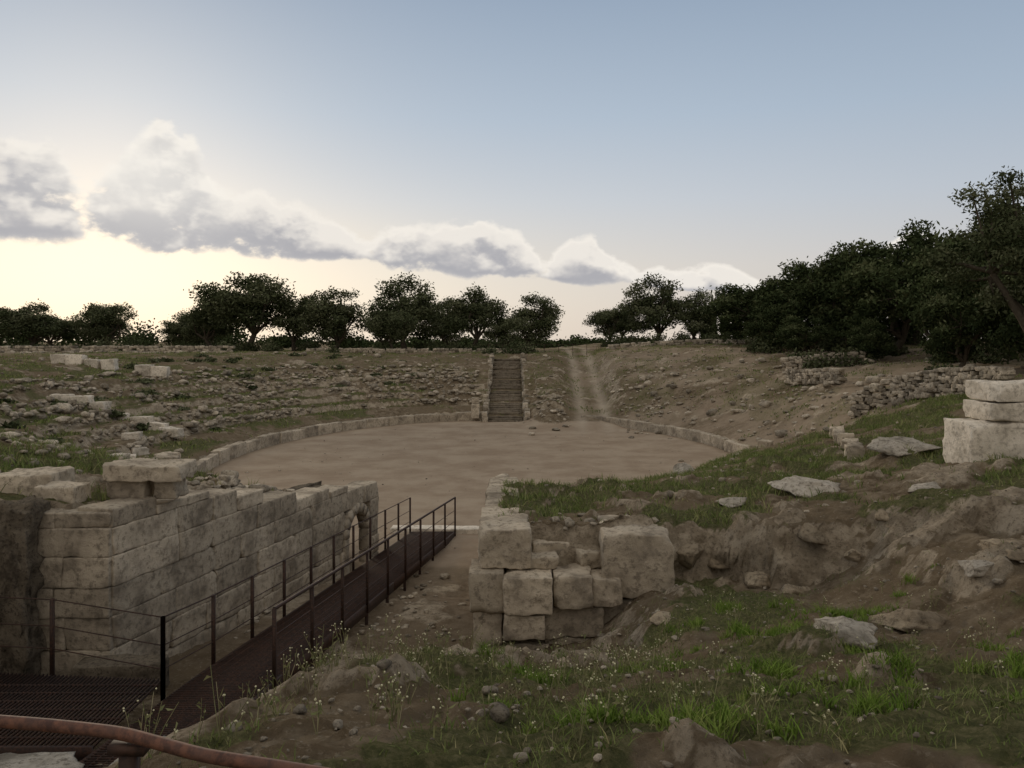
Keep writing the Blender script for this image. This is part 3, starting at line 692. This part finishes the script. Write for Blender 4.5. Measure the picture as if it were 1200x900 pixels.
for a, b_, z, h in zip(x, y, Zg, hh):
    for s in range(rng.integers(2, 5)):
        e = np.array([a+rng.normal(0, .22)*h, b_+rng.normal(0, .22)*h, z+h*rng.uniform(.7, 1)]); mid = np.array([a, b_, z])*.45+e*.55+rng.normal(0, .008, 3)
        tube(acc, (a, b_, z-.01), mid, .0022, 3, rng.random()); tube(acc, mid, e, .0017, 3, rng.random())
        for q in range(3):
            w = mid*(1-q/3)+e*(q/3); d = w+rng.normal(0, .02, 3)+[0, 0, .015]; acc.add([w, w+(d-w)*.5+rng.normal(0, .006, 3), d, w+(d-w)*.5+rng.normal(0, .006, 3)], [[0, 1, 2, 3]], rng.random()*.6)
        if rng.random() < .5:
            for q in range(rng.integers(1, 4)): fl.add(VI*rng.uniform(.003, .0068)+e+rng.normal(0, .010, 3), FI)
o = acc.obj('flowering_weeds', M_DRY)
o2 = fl.obj('flower_heads', M_FLOW, parent=o)

# ------------------------------------------------------------------ world sky with clouds (kept cheap to evaluate)
w = bpy.data.worlds.new('World'); scene.world = w; w.use_nodes = True; t = NT(w.node_tree)
bg = w.node_tree.nodes['Background']; bg.inputs['Strength'].default_value = .1
sky = t.n('ShaderNodeTexSky', sky_type='NISHITA'); sky.sun_disc = False; sky.sun_elevation = math.radians(12); sky.sun_rotation = math.radians(-27); sky.air_density = 1; sky.dust_density = 2
tc = t.n('ShaderNodeTexCoord').outputs['Generated']; sp = t.n('ShaderNodeSeparateXYZ'); t.l(tc, sp.inputs[0])
az = t.m('ARCTAN2', sp.outputs[0], sp.outputs[1]); el = t.m('ARCSINE', sp.outputs[2])
def cramp(f, stops):
    cr = t.n('ShaderNodeValToRGB'); e = cr.color_ramp.elements
    e[0].position = stops[0][0]; e[0].color = (*stops[0][1], 1); e[1].position = stops[-1][0]; e[1].color = (*stops[-1][1], 1)
    for p, c in stops[1:-1]: q = e.new(p); q.color = (*c, 1)
    t.l(f, cr.inputs[0]); return cr.outputs[0]
base = cramp(el, [(0, (.70, .61, .53)), (.09, (.67, .635, .605)), (.17, (.56, .60, .655)), (.27, (.43, .515, .62)), (.42, (.29, .375, .495)), (.60, (.38, .42, .48)), (1.0, (.68, .65, .60))])  # top stops, out of view overhead, are brightened to add light on the ground
def gauss(a0, e0, sa, se):
    a = t.m('DIVIDE', t.m('SUBTRACT', az, a0), sa); b_ = t.m('DIVIDE', t.m('SUBTRACT', el, e0), se)
    return t.m('EXPONENT', t.m('MULTIPLY', t.m('ADD', t.m('MULTIPLY', a, a), t.m('MULTIPLY', b_, b_)), -1.))
base = t.mix(t.m('MULTIPLY', gauss(-.50, .05, .50, .10), .8), base, (.95, .88, .75))
base = t.mix(t.ramp(az, .1, .7, 0, .2), base, (.24, .32, .43))
base = t.mix(t.ramp(sp.outputs[1], -.05, -.5, 0, .7), base, (.78, .68, .56))  # warm bright sky added behind the camera, out of view, to light the ground
nsk = t.mix(1., sky.outputs[0], (.1, .1, .1), 'MULTIPLY')
base = t.mix(.06, base, nsk)
prof = [(0, 275, 165, .62), (60, 280, 172, .6), (105, 282, 205, .38), (150, 284, 185, .5), (185, 286, 158, .85), (225, 290, 172, .7), (258, 293, 222, .45), (305, 298, 230, .7), (350, 302, 245, .7), (400, 303, 266, .6),
        (432, 308, 278, .35), (460, 315, 262, .55), (510, 319, 264, .5), (555, 322, 260, .7), (610, 325, 276, .6), (640, 328, 298, .35), (665, 330, 290, .75), (695, 330, 284, .85), (725, 331, 298, .5), (748, 334, 316, .35),
        (780, 337, 314, .7), (820, 339, 313, .75), (860, 339, 316, .7), (890, 341, 328, .25), (920, 340, 330, .0), (1020, 312, 295, .0), (1070, 312, 278, .8), (1130, 310, 285, .4), (1200, 305, 285, .0)]
st = []
for px, yb, yt, de in prof:
    a = math.atan((px-600)/942.); k = math.cos(a)/942.
    st.append(((a+.7)/1.4, ((400-yb)*k*4, (yb-yt)*k*4, de)))
pr = cramp(t.m('MULTIPLY_ADD', az, 1/1.4, .5), st)
ps = t.n('ShaderNodeSeparateColor'); t.l(pr, ps.inputs[0])
cbase = t.m('MULTIPLY', ps.outputs[0], .25); cth = t.m('MULTIPLY_ADD', ps.outputs[1], .25, .001)
outside = t.ramp(t.m('ABSOLUTE', az), .85, .62)
doff = t.m('MULTIPLY', t.m('SUBTRACT', ps.outputs[2], .6), 1.6)
def dens(dv_, det):
    v = t.m('ADD', el, dv_)
    q = t.m('DIVIDE', t.m('SUBTRACT', v, cbase), cth)
    r = t.m('SUBTRACT', q, .32); r = t.m('MAXIMUM', t.m('MULTIPLY', r, 1.35), t.m('MULTIPLY', r, -2.6)); r = t.m('MULTIPLY', r, r)
    r = t.m('MAXIMUM', t.m('SUBTRACT', 1., r), -1.6)
    cb = t.n('ShaderNodeCombineXYZ'); t.l(az, cb.inputs[0]); t.l(t.m('MULTIPLY', v, 1.5), cb.inputs[1])
    n1 = t.noise(cb.outputs[0], 19, det, .54)
    bl = t.m('SUBTRACT', .5, t.m('ABSOLUTE', t.m('MULTIPLY', t.m('SUBTRACT', n1, .5), 4.)))
    return t.m('ADD', t.m('ADD', r, doff), t.m('ADD', t.m('MULTIPLY', t.m('SUBTRACT', n1, .5), 3.4), t.m('MULTIPLY', bl, .3)))
d0 = dens(0., 6); d1 = dens(.020, 3)
alpha = t.m('MULTIPLY', t.ramp(d0, .02, .62, 0, .96), outside)
lit = t.ramp(t.m('SUBTRACT', d0, d1), -.30, 1.0); thin = t.ramp(d0, .9, .1)
lit = t.m('ADD', t.m('MULTIPLY', lit, .9), t.m('MULTIPLY', thin, .3), clamp=True)
cl = t.mix(lit, (.41, .41, .44), (.90, .85, .78))
cl = t.mix(t.m('MULTIPLY', gauss(-.42, .19, .10, .06), .6), cl, (.99, .95, .87))
final = t.mix(alpha, base, cl)
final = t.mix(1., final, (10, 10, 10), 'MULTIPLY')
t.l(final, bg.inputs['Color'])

sun = bpy.data.lights.new('sun', 'SUN'); sun.energy = 1.05; sun.angle = math.radians(7); sun.color = (1, .82, .60)
so = bpy.data.objects.new('sun', sun); scene.collection.objects.link(so)
sd = Vector((math.sin(math.radians(-27))*math.cos(math.radians(12)), math.cos(math.radians(-27))*math.cos(math.radians(12)), math.sin(math.radians(12))))
so.rotation_euler = sd.to_track_quat('Z', 'Y').to_euler()

cam = bpy.data.cameras.new('camera'); co = bpy.data.objects.new('camera', cam); scene.collection.objects.link(co)
co.location = (0, 0, 6); co.rotation_euler = (math.radians(90), 0, 0); cam.lens = 28.26; cam.sensor_width = 36; cam.shift_y = -50/1200; cam.clip_end = 6000; cam.clip_start = .05
scene.camera = co
